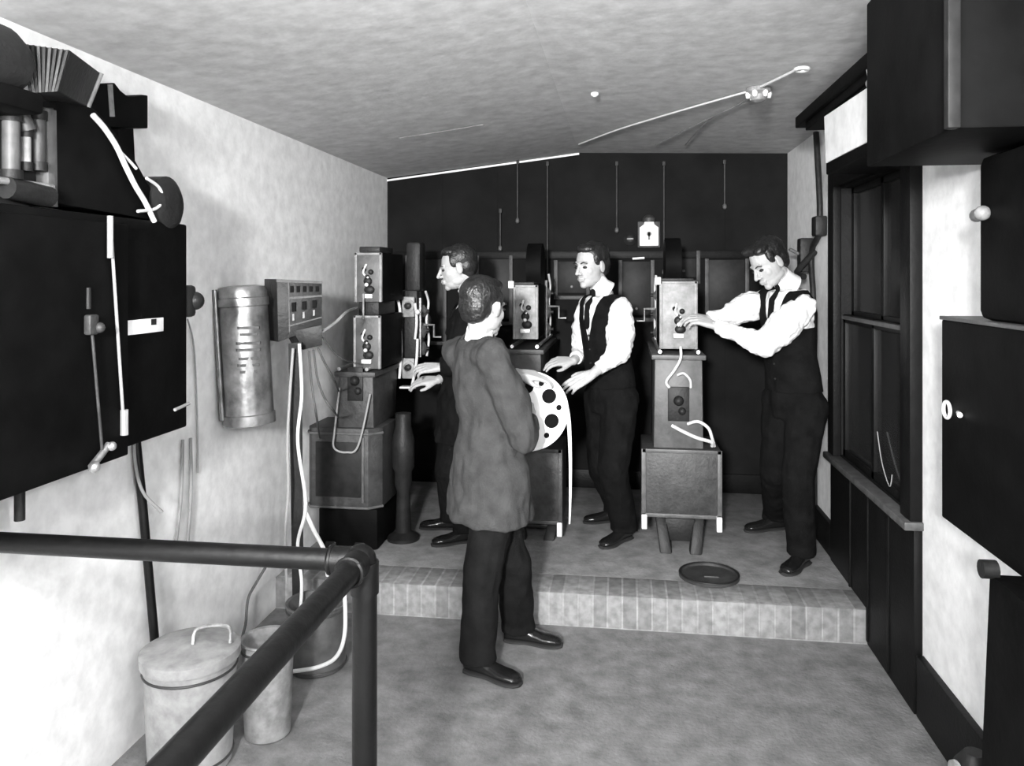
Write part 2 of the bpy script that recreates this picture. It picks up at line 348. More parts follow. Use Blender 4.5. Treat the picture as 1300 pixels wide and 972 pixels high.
# ------------------------------------------------------------------ right side fittings
# thin cornice shelf and sign box
tag(B().box((.93, 2.75, 2.60), (XR, 4.45, 2.66), .006).box((.95, 3.0, 2.56), (XR, 4.3, 2.60), .004).build('cornice_shelf', M['black']), 'long black shelf running under the ceiling above the window', 'shelf')
t = thing('shutter_housing', (XR, 3.4, 2.27), 'black box housing above the window carrying a white card', 'housing')
B().box((.96, 2.75, 2.28), (XR, 3.92, 2.56), .006).build('case', M['black'], t)
a = onX(1048, 148, .955); b = onX(1105, 110, .955); a2 = onX(1050, 207, .955); b2 = onX(1105, 179, .955)
tag(B().prism([a, b, b2, a2], (-.006, 0, 0)).build('sign_card', M['paper']), 'blank white card on the black housing above the window', 'sign')
k = onX(1104, 100, .93); t = thing('lamp_clip', k, 'small pale clip at the top corner of the white card', 'clip')
B().tube([k+V((.02, 0, -.03)), k, k+V((-.01, -.02, .03))], .008, 8).build('stem', M['nickel'], t)
B().ball(k+V((.0, -.01, -.02)), .018).build('knob', M['grey2'], t)
t = thing('overhead_cabinet', (1.0, 2.4, 2.16), 'large black cabinet hung overhead at the top right of the view', 'cabinet')
B().box((.80, 2.06, 2.16), (XR, 2.745, 2.70), .008).build('body', M['black'], t)
B().box((.785, 2.045, 2.16), (.815, 2.075, 2.70), .004).build('corner_strip', M['fibre'], t)
# conduit on the white strip
cx = XR-.03
t = thing('conduit', (cx, 4.9, .3), 'black conduit with fittings running down the white wall between window and corner', 'conduit')
u0 = onX(1036, 168, cx); u1 = onX(1041, 285, cx); u2 = onX(1030, 322, cx); u3 = onX(1033, 400, cx); u4 = onX(1034, 640, cx)
B().tube([u0, u1, u2, u3, u4], .018, 12, 4).build('pipe', M['black2'], t)
B().box(u1-V((.04, .06, .07)), u1+V((.03, .05, .05)), .01).build('junction_box', M['black2'], t)
q = onX(1026, 322, cx); B().box(q-V((.06, .05, .12)), q+V((.03, .05, .10)), .01).build('switch_box', M['black2'], t)
B().tube([q+V((-.06, 0, 0)), q+V((-.12, -.02, .03))], .012).build('lever', M['steel'], t)
h = onX(1012, 345, cx-.1); t = thing('hung_cap', h, 'dark cap hung on the wall fitting behind the leaning man', 'cap')
B().tube([h+V((.12, .05, .13)), h, h+V((.02, -.1, -.03))], [.02, .035, .02], 10, 4).build('body', M['black2'], t)
# right side cabinets near the camera
t = thing('steel_locker', (1.1, 2.5, 1.0), 'black steel wall cabinet at the right edge with a pale top edge', 'cabinet')
B().box((1.05, 1.6, 1.0), (XR-.006, 2.79, 1.655), .006).build('body', M['black'], t)
B().box((1.045, 1.6, 1.655), (XR, 2.795, 1.667), .002).build('top_edge', M['grey'], t, label='pale top edge')  # grey strip along the top, paler than the body
lc = onX(1202, 520, 1.04); B().torus(lc, (1, 0, 0), .026, .006).tube([lc+V((.02, -.04, 0)), lc+V((0, -.1, 0))], .008).build('hasp_ring', M['nickel'], t, label='bright ring hasp')
t = thing('upper_switch_case', (1.1, 2.2, 1.7), 'tall black switch case above the steel cabinet at the right edge', 'cabinet')
B().box((1.05, 1.6, 1.668), (XR, 2.53, 2.155), .03).build('body', M['black'], t)
kc = onX(1240, 272, 1.04); B().tube([kc+V((.02, .05, 0)), kc+V((0, -.03, 0))], .02, 12).ball(kc+V((-.005, -.05, 0)), .022).build('knob', M['grey2'], t, label='bright round knob')
t = thing('floor_case', (1.1, 2, 0), 'black case on the floor at the lower right corner below the steel cabinet', 'case')
B().hexa([(1.0, 1.5, 0), (XR-.031, 1.5, 0), (XR-.031, 2.42, 0), (1.0, 2.42, 0)], [(1.0, 1.5, .98), (XR-.031, 1.5, .98), (XR-.031, 2.33, .98), (1.0, 2.33, .98)], .006).build('body', M['black'], t)
kq = onX(1250, 722, .985); B().tube([kq+V((.03, 0, 0)), kq+V((-.01, 0, 0))], .025, 14).build('knob', M['black2'], t)
fx = onZ(1226, 882, .02)
t = thing('floor_valve', (1.13, 2.72, 0), 'small dark round valve at the foot of the white wall by the right corner', 'valve')
B().lathe((1.10, 2.66, .0), (0, 0, 1), [(.05, 0), (.055, .06), (.05, .2), (.06, .22), (.06, .26), (.03, .30)], 20).build('body', M['black2'], t)
B().lathe((1.04, 2.64, .25), (-1, -.3, 0), [(.03, 0), (.03, .01), (.01, .02)], 16).build('cap', M['steel'], t)

# ------------------------------------------------------------------ left cabinet and the apparatus on it
XC = -1.60
def onC2(px, py, X=XC): return onX(px, py, X)
t = thing('control_cabinet', (-1.72, 2.0, 1.24), 'big black control cabinet on the left wall with a white plate', 'cabinet')
B().box((XL+.006, 1.1, 1.24), (XC, 2.73, 1.99), .008).build('body', M['black'], t)
d = B().box((XC, 1.1, 1.225), (XC+.03, 2.335, 1.965), .006).build('door', M['black'], t)
h1, h2 = onX(140, 278, XC+.04), onX(158, 552, XC+.04)
B().tube([h1, h2], .005, 8).tube([h1+V((0, 0, .01)), h1-V((0, 0, .12))], .009, 8).tube([h2+V((0, 0, .08)), h2], .012, 8).build('hinge_rod', M['mcable'], d, label='pale hinge rod')
l1, l2 = onX(116, 412, XC+.045), onX(130, 575, XC+.045)
B().tube([l1, l2], .0045, 8).build('latch_rod', M['castgrey'], d)
B().box(l1-V((.012, .02, .03)), l1+V((.012, .02, .03)), .006).ball(l1+V((.012, .02, -.01)), .016).build('latch_block', M['castgrey'], d)
B().tube([l2+V((0, -.05, -.03)), l2, l2+V((0, .03, .02))], .011, 10).ball(l2+V((.01, -.05, -.03)), .017).ball(l2+V((.01, .03, .015)), .014).build('latch_handle', M['steel'], d, label='bright latch handle')
qa, qb = onX(156, 405, XC+.004), onX(207, 423, XC+.004)
pl = B().box((XC, qa.y, 1.8-(424-350)/1000*2.62), (XC+.006, qb.y, 1.8-(404-350)/1000*2.7), .001).build('name_plate', M['paper'], t, label='white plate with a dark mark')
qa, qb = onX(192, 405, XC+.007), onX(198, 423, XC+.007)
B().box((XC+.006, qa.y, 1.632), (XC+.009, qb.y, 1.652)).build('dark_mark', M['black2'], pl)
B().tube([onX(112, 365, XC+.031), onX(112, 392, XC+.031)], .008).build('slot', M['black2'], d)
k = onX(240, 382, XC-.02); B().box((k.x-.08, 2.73, k.z-.06), (k.x+.02, 2.80, k.z+.06), .015).ball((k.x+.01, 2.80, k.z), .035).build('end_knob', M['black2'], t)
B().tube([(XC-.06, 1.98, 1.24), (XC-.06, 1.98, 1.12)], .014).build('stub', M['black2'], t)
B().tube([onX(222, 520, XC+.01), onX(240, 512, XC+.012)], .006).build('strap', M['mcable'], t)
tag(B().tube([W(171, 540, 3.02), W(181, 640, 3.03), W(196, 808, 3.05), W(202, 940, 3.06)], .017, 12).build('support_pole', M['pipe']), 'thin black pole under the left cabinet, standing behind the lidded pail', 'pole')

def side(pts, X0, X1, name, m, parent=None, bev=.004, label=None):
    q = [onX(x, y, X1) for x, y in pts]
    return B().prism(q, (X0-X1, 0, 0), bev).build(name, m, parent, label=label)
t = thing('generator_hood', (-1.73, 2.3, 1.99), 'large curved black hood standing on top of the left cabinet', 'hood')
side([(72, 258), (72, 128), (95, 118), (122, 140), (148, 170), (172, 205), (192, 240), (204, 281)], XC-.13, XC-.02, 'shell', M['black'], t)
B().lathe((XC-.12, 2.62, 2.055), (1, 0, 0), [(.07, 0), (.10, .02), (.10, .11), (.07, .13), (.03, .135)], 28).build('end_drum', M['black2'], t)
t = thing('notched_bracket', (-1.75, 2.55, 2.3), 'black bracket with a scooped top edge above the curved hood', 'bracket')
side([(112, 160), (112, 108), (146, 105), (152, 116), (162, 124), (172, 124), (180, 120), (188, 121), (188, 163)], XL+.004, XC-.14, 'plate', M['black'], t)
side([(138, 107), (143, 107), (146, 148), (141, 148)], XC-.14, XC-.135, 'pale_strip', M['grey2'], t, 0)
side([(150, 163), (170, 163), (172, 205), (152, 190)], XL+.004, XC-.15, 'post', M['black'], t)
# ribbed block
t = thing('resistor_bank', (-1.7, 2.1, 2.3), 'tilted dark block of ribs on top of the left apparatus under the ceiling', 'resistor')
A = [W(24, 55, 2.1), W(90, 64, 2.1), W(74, 116, 2.1), W(38, 118, 2.1)]
D = [W(62, 64, 2.45), W(128, 93, 2.42), W(111, 136, 2.42), W(76, 138, 2.45)]
B().hexa(A, D, .004).build('case', M['black2'], t)
for k in range(9):
    f = (k+.5)/9; a = A[0].lerp(A[1], f); b = A[3].lerp(A[2], f); o = (A[0]-D[0]).normalized()*.012
    B().hexa([a-V((.004, 0, 0)), a+V((.004, 0, 0)), b+V((.004, 0, 0)), b-V((.004, 0, 0))], [a-V((.004, 0, 0))+o, a+V((.004, 0, 0))+o, b+V((.004, 0, 0))+o, b-V((.004, 0, 0))+o]).build('rib', M['grey'] if k % 2 else M['castgrey'], t)
B().tube([D[1]+V((.004, -.004, 0)), D[2]+V((.004, -.004, 0))], .008).build('edge_strip', M['grey2'], t)
t = thing('round_motor', (-1.7, 1.9, 2.3), 'rounded black motor at the top left corner of the view', 'motor')
mc = W(-24, 72, 1.98)
B().lathe(mc-V((0, .16, 0)), (0, 1, 0), [(.04, -.02), (.075, 0), (.095, .05), (.095, .2), (.075, .25), (.04, .27)], 28).build('body', M['black2'], t)
B().box(mc+V((-.1, -.1, -.125)), mc+V((.08, .12, -.07)), .01).build('foot', M['black'], t)
# switch frame
t = thing('switch_panel', (-1.68, 1.95, 1.97), 'framed panel of upright glass fuses above the left cabinet', 'switch panel')
X1 = XC-.0
side([(-40, 135), (60, 135), (60, 262), (-40, 262)], XL+.02, X1-.06, 'back_board', M['fibre'], t)
side([(60, 137), (72, 140), (74, 263), (62, 262)], X1-.06, X1-.02, 'frame_post', M['grey'], t, .002)
side([(-40, 132), (72, 137), (72, 144), (-40, 140)], X1-.06, X1-.03, 'frame_rail', M['castgrey'], t, .002)
for px, r, ya, yb, mm in ((14, .022, 152, 218, 'grey'), (33, .013, 172, 208, 'grey2'), (49, .018, 150, 208, 'castgrey')):
    a, b = onX(px, ya, X1-.03), onX(px, yb, X1-.03)
    tb = B().tube([a, b], r, 14).build('fuse_tube', M[mm], t)
    B().tube([a+V((0, 0, .02)), a-V((0, 0, .005))], r*1.3, 14).build('fuse_cap', M['black2'], tb); B().tube([b+V((0, 0, .005)), b-V((0, 0, .02))], r*1.3, 14).build('fuse_cap', M['black2'], tb)
B().tube([onX(20, 120, X1-.03), onX(36, 165, X1-.02)], [.01, .022], 10).build('blade', M['castgrey'], t)
a = onX(8, 238, X1-.02); b = onX(62, 250, X1-.02); B().tube([a, b], .03, 12).build('lower_bar', M['black2'], t)
a = onX(-20, 226, X1-.02); b = onX(66, 238, X1-.02); B().tube([a, b], .01, 12).build('bus_bar', M['grey2'], t)
# white cables on the hood
def cable(pts, r, label, m='cable', X=None, t=None, name='cable'):
    P = [onX(x, y, X) if X is not None else (W(*q) if len(q) == 3 else W(q[0], q[1], t)) for q in pts for (x, y) in [q[:2]]]
    return tag(B().tube(P, r, 8, 8).build(name, M[m]), label, 'cable')
XH = XC+.004
cable([(118, 146), (133, 163), (148, 186), (160, 212), (172, 236), (184, 256), (196, 281)], .009, 'thick white cable lying down the curved black hood', X=XH)
cable([(150, 190), (165, 205), (173, 214)], .005, 'thin white branch wire near the middle of the curved hood', X=XH)
cable([(186, 226), (202, 238), (206, 254), (197, 265), (175, 268)], .0055, 'white wire hooped into a loop at the end of the curved hood', X=XH)

# ------------------------------------------------------------------ extinguisher, fuse panel and their pole
bt, tp = W(317, 538, 3.68), W(307, 362, 3.68); ax = (tp-bt).normalized(); L = (tp-bt).length
t = thing('fire_extinguisher', bt, 'tall burnished metal cylinder hung on the left wall beside the fuse panel', 'fire extinguisher')
B().lathe(bt, ax, [(.10, 0), (.118, .005), (.118, .05), (.112, .055), (.112, .06), (.112, L-.10), (.118, L-.095), (.118, L-.06), (.112, L-.055), (.112, L-.03), (.105, L-.008), (.06, L)], 40).build('cylinder', M['copper'], t)
sd = ax.cross(V((0, 1, 0))).normalized()
B().tube([bt+V((-.09, -.085, .03)), tp+V((-.09, -.085, -.02))], .012, 10).build('side_tube', M['copper'], t)
lab = B(); fr = V((.55, -.83, 0)).normalized(); rt = V((.83, .55, 0)).normalized(); cc = bt+ax*.33+fr*.108
for k, (ww, zz) in enumerate(((.05, .12), (.04, .09), (.055, .05), (.055, .02), (.045, -.02), (.05, -.05), (.04, -.08))):
    lab.hexa([cc+rt*-ww+V((0, 0, zz))-fr*.012, cc+rt*ww+V((0, 0, zz))-fr*.012, cc+rt*ww*.9+V((0, 0, zz))+fr*.004, cc-rt*ww*.9+V((0, 0, zz))+fr*.004],
             [cc+rt*-ww+V((0, 0, zz+.012))-fr*.012, cc+rt*ww+V((0, 0, zz+.012))-fr*.012, cc+rt*ww*.9+V((0, 0, zz+.012))+fr*.004, cc-rt*ww*.9+V((0, 0, zz+.012))+fr*.004])
lab.build('embossed_plate', M['castgrey'], t)
B().box(bt+V((-.12, .02, .25)), bt+V((-.05, .14, .30)), .004).build('wall_bracket', M['black2'], t)
T = 3.80
t = thing('fuse_panel', W(372, 420, T), 'dark panel of fuses and switches on a black pole by the left wall', 'fuse panel')
fa, fb, fc_, fd = W(351, 354, T-.04), W(409, 357, T+.02), W(409, 420, T+.02), W(353, 437, T-.04)
bk = V((-.06, .22, 0)); bk = V((-.11, .10, 0))
B().hexa([fa, fb, W(409, 414, T+.02), W(353, 434, T-.04)], [fa+bk, fb+bk, W(409, 414, T+.02)+bk, W(353, 434, T-.04)+bk], .003).build('case', M['black2'], t)
B().hexa([W(372, 420, T-.02), W(409, 412, T), W(409, 438, T), W(385, 444, T)], [W(372, 420, T-.02)+bk*.7, W(409, 412, T)+bk*.7, W(409, 438, T)+bk*.7, W(385, 444, T)+bk*.7], .002).build('cable_box', M['black2'], t)
nf = V((.25, -.97, 0)).normalized()
def onface(u, v): return fa.lerp(fb, u).lerp(W(353, 434, T-.04).lerp(W(409, 414, T+.02), u), v)
def facebox(u0, v0, u1, v1, d, name, m, parent):
    q = [onface(u0, v0), onface(u1, v0), onface(u1, v1), onface(u0, v1)]
    return B().hexa([x-nf*.001 for x in q], [x+nf*d for x in q]).build(name, m, parent, smooth=False)
for k in range(5): facebox(.30+k*.14, .11, .37+k*.14, .22, .012, 'socket', M['black'], t)
for u0, v0, u1, v1 in ((.0, .0, 1, .05), (.25, .30, 1, .34), (.25, .05, .28, .9), (.25, .78, 1, .81)): facebox(u0, v0, u1, v1, .006, 'batten', M['castgrey'], t)
for k in range(3):
    s_ = facebox(.33+k*.23, .40, .42+k*.23, .56, .018, 'knife_switch', M['black'], t)
    facebox(.34+k*.23, .60, .38+k*.23, .72, .014, 'fuse_clip', M['grey2'], t)
tag(B().hexa([W(366, 436, 3.76), W(383, 434, 3.76), W(383, 434, 3.80), W(366, 436, 3.80)], [W(372, 812, 3.86), W(386, 812, 3.86), W(386, 808, 3.90), W(372, 808, 3.90)]).build('panel_pole', M['black2'], None), 'black pole standing on the floor under the fuse panel', 'pole')
cable([(372, 442, 3.72), (368, 500, 3.72), (365, 560, 3.7), (366, 620, 3.7), (362, 680, 3.7), (364, 740, 3.75)], .007, 'pale cable hanging straight left of the panel pole', m='mcable')
cable([(380, 436, 3.70), (383, 500, 3.69), (378, 560, 3.68), (388, 640, 3.68), (378, 690, 3.68), (383, 740, 3.68), (380, 790, 3.70)], .008, 'thick white cable crossing in front of the panel pole')
cable([(388, 650, 3.7), (398, 672, 3.7), (412, 700, 3.7), (416, 730, 3.75)], .010, 'white cable branching towards the left projector base')
cable([(392, 445, 3.8), (396, 490, 3.85), (402, 530, 3.9), (406, 556, 4.66)], .006, 'grey cable dropping from the fuse panel, the one nearest the pole', m='dcable')
cable([(398, 444, 3.8), (403, 480, 3.85), (412, 505, 3.9), (424, 522, 4.0), (430, 530, 4.60)], .006, 'grey cable bowing from the fuse panel to the left projector pedestal', m='dcable')
cable([(404, 442, 3.8), (412, 460, 3.85), (424, 482, 4.0), (430, 496, 4.60)], .006, 'shorter grey cable from the fuse panel to the left projector pedestal', m='dcable')
cable([(410, 428, 3.83), (425, 448, 3.95), (440, 458, 4.1), (448, 460, 4.61)], .005, 'dark cable from the fuse panel to the lower lamp house', m='dcable')
cable([(408, 422, 3.83), (425, 410, 3.95), (440, 396, 4.1), (452, 391, 4.61)], .008, 'pale cable rising from the fuse panel to the joint of the left projector', m='mcable')
cable([(337, 720, 3.85), (325, 740, 3.85), (315, 760, 3.85), (312, 790, 3.8), (307, 810, 3.75)], .007, 'thin dark cable winding down behind the middle pail', m='dcable')
cable([(170, 552, 2.95), (172, 590, 2.95), (182, 625, 2.95), (206, 650, 3.0)], .006, 'thin cable looping below the left cabinet across the thin pole', m='mcable')
for (x0, x1, y0_, y1_, lb) in ((232, 222, 558, 700, 'dark wire hanging on the wall right of the thin pole, the left one'), (242, 237, 556, 700, 'dark wire hanging on the wall right of the thin pole, the middle one')):
    tag(B().tube([onX(x0, y0_, XL+.02), onX((x0+x1)/2+3, (y0_+y1_)/2, XL+.02), onX(x1, y1_, XL+.02)], .007, 8, 6).build('cable', M['mcable']), lb, 'cable')
tag(B().tube([onX(238, 405, XL+.05), onX(246, 440, XL+.02), onX(250, 520, XL+.015), onX(251, 600, XL+.012)], .004, 8, 6).build('cable', M['mcable']), 'long thin wire dropping down the wall from the cabinet end knob', 'cable')

# ------------------------------------------------------------------ pails
def pail(name, px, py, ry, z, rad, label, m, lid=False, hoops=(), taper=.88):
    c = onZ(px, py, z)
    t = thing(name, (c.x, c.y, 0), label, 'pail' if lid else 'bucket')
    B().lathe((c.x, c.y, 0), (0, 0, 1), [(rad*taper-.01, 0), (rad*taper, .01), (rad, z-.012), (rad+.008, z-.006), (rad+.004, z), (rad-.008, z-.004)] + ([] if lid else [(rad-.01, z-.02), (rad*taper-.012, .03)]), 40).build('body', M[m], t)
    for hz in hoops: B().torus((c.x, c.y, z*hz), (0, 0, 1), rad*(taper+(1-taper)*hz)+.001, .005, 40).build('hoop', M['castgrey'], t)
    return t, c
t, c = pail('lidded_pail', 242, 824, 0, .42, .165, 'galvanised pail with a lid and handle at the lower left corner', 'galv', True, (.1, .86))
l = B().lathe((c.x, c.y, .42), (0, 0, 1), [(.172, -.03), (.176, -.028), (.176, .006), (.165, .012), (.14, .012), (.06, .028), (.01, .032)], 40).build('lid', M['galv'], t)
B().tube([(c.x+.02, c.y-.02, .45), (c.x+.03, c.y-.0, .50), (c.x+.13, c.y+.03, .50), (c.x+.14, c.y+.03, .44)], .007, 8, 6).build('handle', M['steel'], l)
t, c = pail('metal_can', 340, 808, 0, .38, .10, 'smaller grey metal can between the lidded pail and the barrel', 'grey2', False, (.9,))
t, c = pail('waste_barrel', 402, 762, 0, .30, .135, 'grey barrel on the floor by the railing post, below the left projector', 'grey', False, (.07, .9), .98)
cable([(437, 740, 3.42), (438, 800, 3.42), (428, 832, 3.43), (405, 846, 3.44), (372, 852, 3.46)], .009, 'white cable curving along the floor round the foot of the barrel')
# ------------------------------------------------------------------ railing
cr = W(457, 712, 2.0); R = .0295
t = thing('pipe_railing', (cr.x, cr.y, 0), 'black iron pipe railing with a ball corner in the left foreground', 'railing')
B().tube([V((XL+.02, cr.y, cr.z)), V((cr.x-.03, cr.y, cr.z))], R-.002, 24).build('cross_pipe', M['pipe'], t)
B().tube([V((cr.x, cr.y-.03, cr.z)), V((cr.x, -.6, cr.z))], R, 24).build('side_pipe', M['pipe'], t)
B().tube([V((cr.x+.012, cr.y, cr.z-.02)), V((cr.x+.012, cr.y, .02))], R+.002, 24).lathe((cr.x+.012, cr.y, 0), (0, 0, 1), [(.07, 0), (.07, .012), (.04, .02)], 24).build('post', M['pipe'], t)
B().tube([V((cr.x, -.6, cr.z)), V((cr.x, -.6, .0))], R, 24).build('post', M['pipe'], t)
B().ball(cr, .042, seg=24).tube([cr-V((.075, 0, 0)), cr], .035, 24).tube([cr-V((0, .08, 0)), cr], .036, 24).tube([cr+V((.012, 0, -.08)), cr+V((.012, 0, 0))], .036, 24).torus(cr-V((.075, 0, 0)), (1, 0, 0), .032, .007).torus(cr-V((0, .08, 0)), (0, 1, 0), .033, .007).build('corner_fitting', M['pipe'], t)
B().lathe(V((XL+.001, cr.y, cr.z)), (1, 0, 0), [(.06, 0), (.06, .012), (.035, .02)], 24).build('wall_flange', M['pipe'], t)

# ================================================================== PROJECTORS
def screw(b, p, n, r=.008): b.lathe(p, n, [(r, 0), (r, .004), (r*.5, .007)], 10)
def projector(x, y, label, zb, zped, zl0, zl1, wl, wb, db, upper=False, octo=False, lm='grey2', tint='grey', bo=0, po=0, mo=0):
    """x, y: centre of the near (operator) end; the machine points to +Y"""
    t = thing('film_projector', (x, y+.35, PZ), label, 'film projector', 'film projectors on the platform')
    # feet: cast iron frame
    x0_ = x; x = x0_+bo
    for sx in (-1, 1):
        for (ya, yb) in ((.04, .16), (.62, .70)):
            B().hexa([(x+sx*.085-.035, y+ya, PZ), (x+sx*.085+.035, y+ya, PZ), (x+sx*.085+.035, y+ya+.08, PZ), (x+sx*.085-.035, y+ya+.08, PZ)],
                     [(x+sx*.12-.03, y+yb, zb[0]+.01), (x+sx*.12+.03, y+yb, zb[0]+.01), (x+sx*.12+.03, y+yb+.06, zb[0]+.01), (x+sx*.12-.03, y+yb+.06, zb[0]+.01)], .008).build('leg', M['black2'], t)
    B().box((x-.09, y+.12, PZ+.05), (x+.09, y+.72, zb[0]-.04), .01).build('stretcher', M['black2'], t)
    if octo: B().box((x-.17, y+.06, PZ), (x+.2, y+.5, zb[0]-.01), .02).build('base_casting', M['black'], t)
    # lower box
    if octo:
        ch = wb*.3
        pts = [(x-wb, y+ch), (x-wb+ch*.6, y), (x+wb-ch, y), (x+wb, y+ch), (x+wb, y+db), (x-wb, y+db)]
        bx = B().hexa([(a, b, zb[0]) for a, b in pts], [(a, b, zb[1]) for a, b in pts], .006).build('lower_box', M['castgrey'], t)
        for za in (zb[0]+.01, zb[1]-.03):
            q = [V((a+(a-x)*.02, b-.006, za)) for a, b in pts[:4]]
            B().tube(q, .008, 8).build('moulding', M['grey'], bx)
        B().box((x-wb+ch, y-.006, zb[0]+.07), (x+wb-ch-.04, y+.002, zb[1]-.08), .004).build('door_panel', M['fibre'], bx)
        B().box((x+wb-ch-.035, y-.01, zb[0]+.04), (x+wb-ch-.022, y, zb[1]-.05), .002).build('door_edge', M['grey'], bx)
    else:
        bx = B().box((x-wb, y, zb[0]), (x+wb, y+db, zb[1]), .008).build('lower_box', M['castgrey'], t)
        f = B(); e = .022
        f.box((x-wb-.004, y-.008, zb[0]), (x-wb+e, y+.002, zb[1]), .002).box((x+wb-e, y-.008, zb[0]), (x+wb+.004, y+.002, zb[1]), .002)
        f.box((x-wb, y-.008, zb[1]-e), (x+wb, y+.002, zb[1]), .002).box((x-wb, y-.008, zb[0]), (x+wb, y+.002, zb[0]+e), .002)
        f.build('edge_frame', M[tint], bx)
        for sx in (-1, 1): B().box((x+sx*(wb-.012)-.016, y-.02, zb[0]-.07), (x+sx*(wb-.012)+.016, y+.03, zb[0]+.015), .005).build('corner_foot', M['nickel'], bx, label='bright corner foot')
    # pedestal
    x = x0_+po
    pw = wl*1.28
    pd = B().hexa([(x-pw*1.05, y+.03, zb[1]), (x+pw*1.05, y+.03, zb[1]), (x+pw*1.05, y+.48, zb[1]), (x-pw*1.05, y+.48, zb[1])],
             [(x-pw, y+.03, zped-.03), (x+pw, y+.03, zped-.03), (x+pw, y+.55, zped-.03), (x-pw, y+.55, zped-.03)], .006).build('pedestal', M[tint], t)
    B().box((x-pw-.02, y+.01, zped-.03), (x+pw+.02, y+1.0, zped), .005).build('table_plate', M[tint], t)
    B().box((x-pw*.45, y+.018, zb[1]+.16), (x+pw*.45, y+.032, zb[1]+.36), .004).ball((x, y+.015, zb[1]+.28), .03).ball((x+.02, y+.015, zb[1]+.22), .022).build('switch_block', M['black2'], pd)
    # slide rails
    for sx in (-1, 1): B().tube([(x+sx*pw*.8, y-.02, zped+.02), (x+sx*pw*.8, y+.95, zped+.02)], .011, 10).build('slide_rail', M['steel'], t)
    # lamp house(s)
    x = x0_
    def house(z0, z1, y0, name):
        hs = B().box((x-wl, y0+.012, z0), (x+wl, y0+.46, z1), .008).build(name, M['black'], t)
        B().box((x-wl-.004, y0, z0), (x+wl+.004, y0+.014, z1), .004).build('back_door', M[lm], hs)
        zc_ = z0+(z1-z0)*.42
        g = B().ball((x, y0-.008, zc_), (.026, .016, .026)).ball((x+.02, y0-.012, zc_+.055), (.016, .014, .016)).ball((x-.022, y0-.012, zc_+.07), (.014, .014, .014)).ball((x+.01, y0-.01, zc_-.05), (.032, .016, .026))
        g.tube([(x, y0, zc_+.03), (x, y0-.04, zc_+.03)], .008); g.build('carbon_knobs', M['black2'], hs)
        B().tube([(x-.01, y0-.005, zc_+.1), (x-.02, y0-.03, zc_+.05), (x+.012, y0-.03, zc_+.02)], .006, 8, 4).box((x-.03, y0-.022, zc_-.10), (x+.03, y0-.004, zc_-.075), .004).ball((x+.0, y0-.03, zc_-.02), .012).build('terminal', M['nickel'], hs, label='bright terminals')
        fr_ = B()
        for (a0, b0, a1, b1) in ((-wl, z0, -wl+.014, z1), (wl-.014, z0, wl, z1), (-wl, z1-.014, wl, z1)): fr_.box((x+a0, y0-.005, b0), (x+a1, y0+.002, b1), .002)
        fr_.build('door_frame', M['grey2'], hs)
        return hs
    h0 = house(zl0, zl1, y+.03, 'lamp_house')
    if upper:
        h1 = house(upper[0], upper[1], y+.05, 'upper_magazine')
        B().box((x-wl*.75, y+.06, zl1), (x+wl*.75, y+.40, upper[0]), .005).build('neck', M['black2'], t)
        B().box((x-wl*.6, y+.03, upper[1]), (x+wl*.95, y+.3, upper[1]+.035), .006).build('magazine_cap', M['black2'], t)
        B().tube([(x-.02, y+.02, zl1-.02), (x-.015, y+.01, upper[0]+.05)], .006).build('link_rod', M['grey2'], t)
    else:
        B().box((x-wl-.012, y+.02, zl1), (x+wl-.02, y+.3, zl1+.018), .004).build('roof_cap', M['black2'], t)
        B().box((x-wl-.03, y+.01, zl1-.02), (x-wl+.005, y+.04, zl1+.025), .004).build('top_clip', M['nickel'], t)
    # mechanism head beyond the lamp house, on the camera side
    x = x0_+mo; yh = y+.62; zt = zl1 if not upper else upper[0]+.1
    hd = B().box((x-wl*.6, yh, zped+.02), (x+wl*.7, yh+.22, zt-.04), .012).build('mechanism_head', M['black2'], t)
    sg = 1 if x < 0 else -1; xs = x+sg*wl*.75
    for (dz, r_) in ((.08, .045), (.20, .05), (.33, .04)):
        w_ = B().lathe((xs, yh+.08, zped+dz), (sg, 0, 0), [(r_, 0), (r_, .02), (r_*.7, .028), (r_*.3, .04)], 22).build('sprocket_wheel', M['steel'], hd)
        B().lathe((xs+sg*.038, yh+.08, zped+dz), (sg, 0, 0), [(.012, 0), (.012, .02)], 12).build('hub', M['black2'], w_)
    B().tube([(xs+sg*.02, yh+.16, zped+.02), (xs+sg*.025, yh+.2, zped+.14), (xs+sg*.02, yh+.15, zped+.26), (xs+sg*.025, yh+.19, zped+.38), (xs+sg*.02, yh+.13, zped+.46)], .008, 8, 6).build('film_loop', M['nickel'], hd, label='pale loop of film')
    B().tube([(xs+sg*.015, yh+.0, zped+.03), (xs+sg*.015, yh+.0, zped+.42)], .010, 8).build('gate_rod', M['steel'], hd)
    B().lathe((x, yh+.22, zped+.25), (0, 1, 0), [(.045, 0), (.045, .12), (.055, .13), (.055, .18), (.04, .19)], 24).build('lens', M['steel'], hd)
    B().lathe((x, yh+.0, zt+.11), (1, 0, 0), [(.17, -.05), (.17, .05)], 32).build('film_magazine', M['black'], hd) if not upper else B().box((x-wl*.3, yh+.02, zt-.05), (x+wl*.9, yh+.16, zt+.28), .02).tube([(xs, yh+.03, zt-.02), (xs, yh+.03, zt+.20)], .01).build('film_magazine', M['black2'], hd)
    B().tube([(xs+sg*.03, yh+.04, zped+.24), (xs+sg*.10, yh+.04, zped+.24), (xs+sg*.10, yh+.04, zped+.16), (xs+sg*.15, yh+.04, zped+.16)], .008, 8).build('crank', M['steel'], hd)
    x = x0_
    B().lathe((x, y+.50, zb[0]+.28), (1, 0, 0), [(.16, -wl*.9), (.16, wl*.9)], 32).build('takeup_magazine', M['black'], t)
    return t
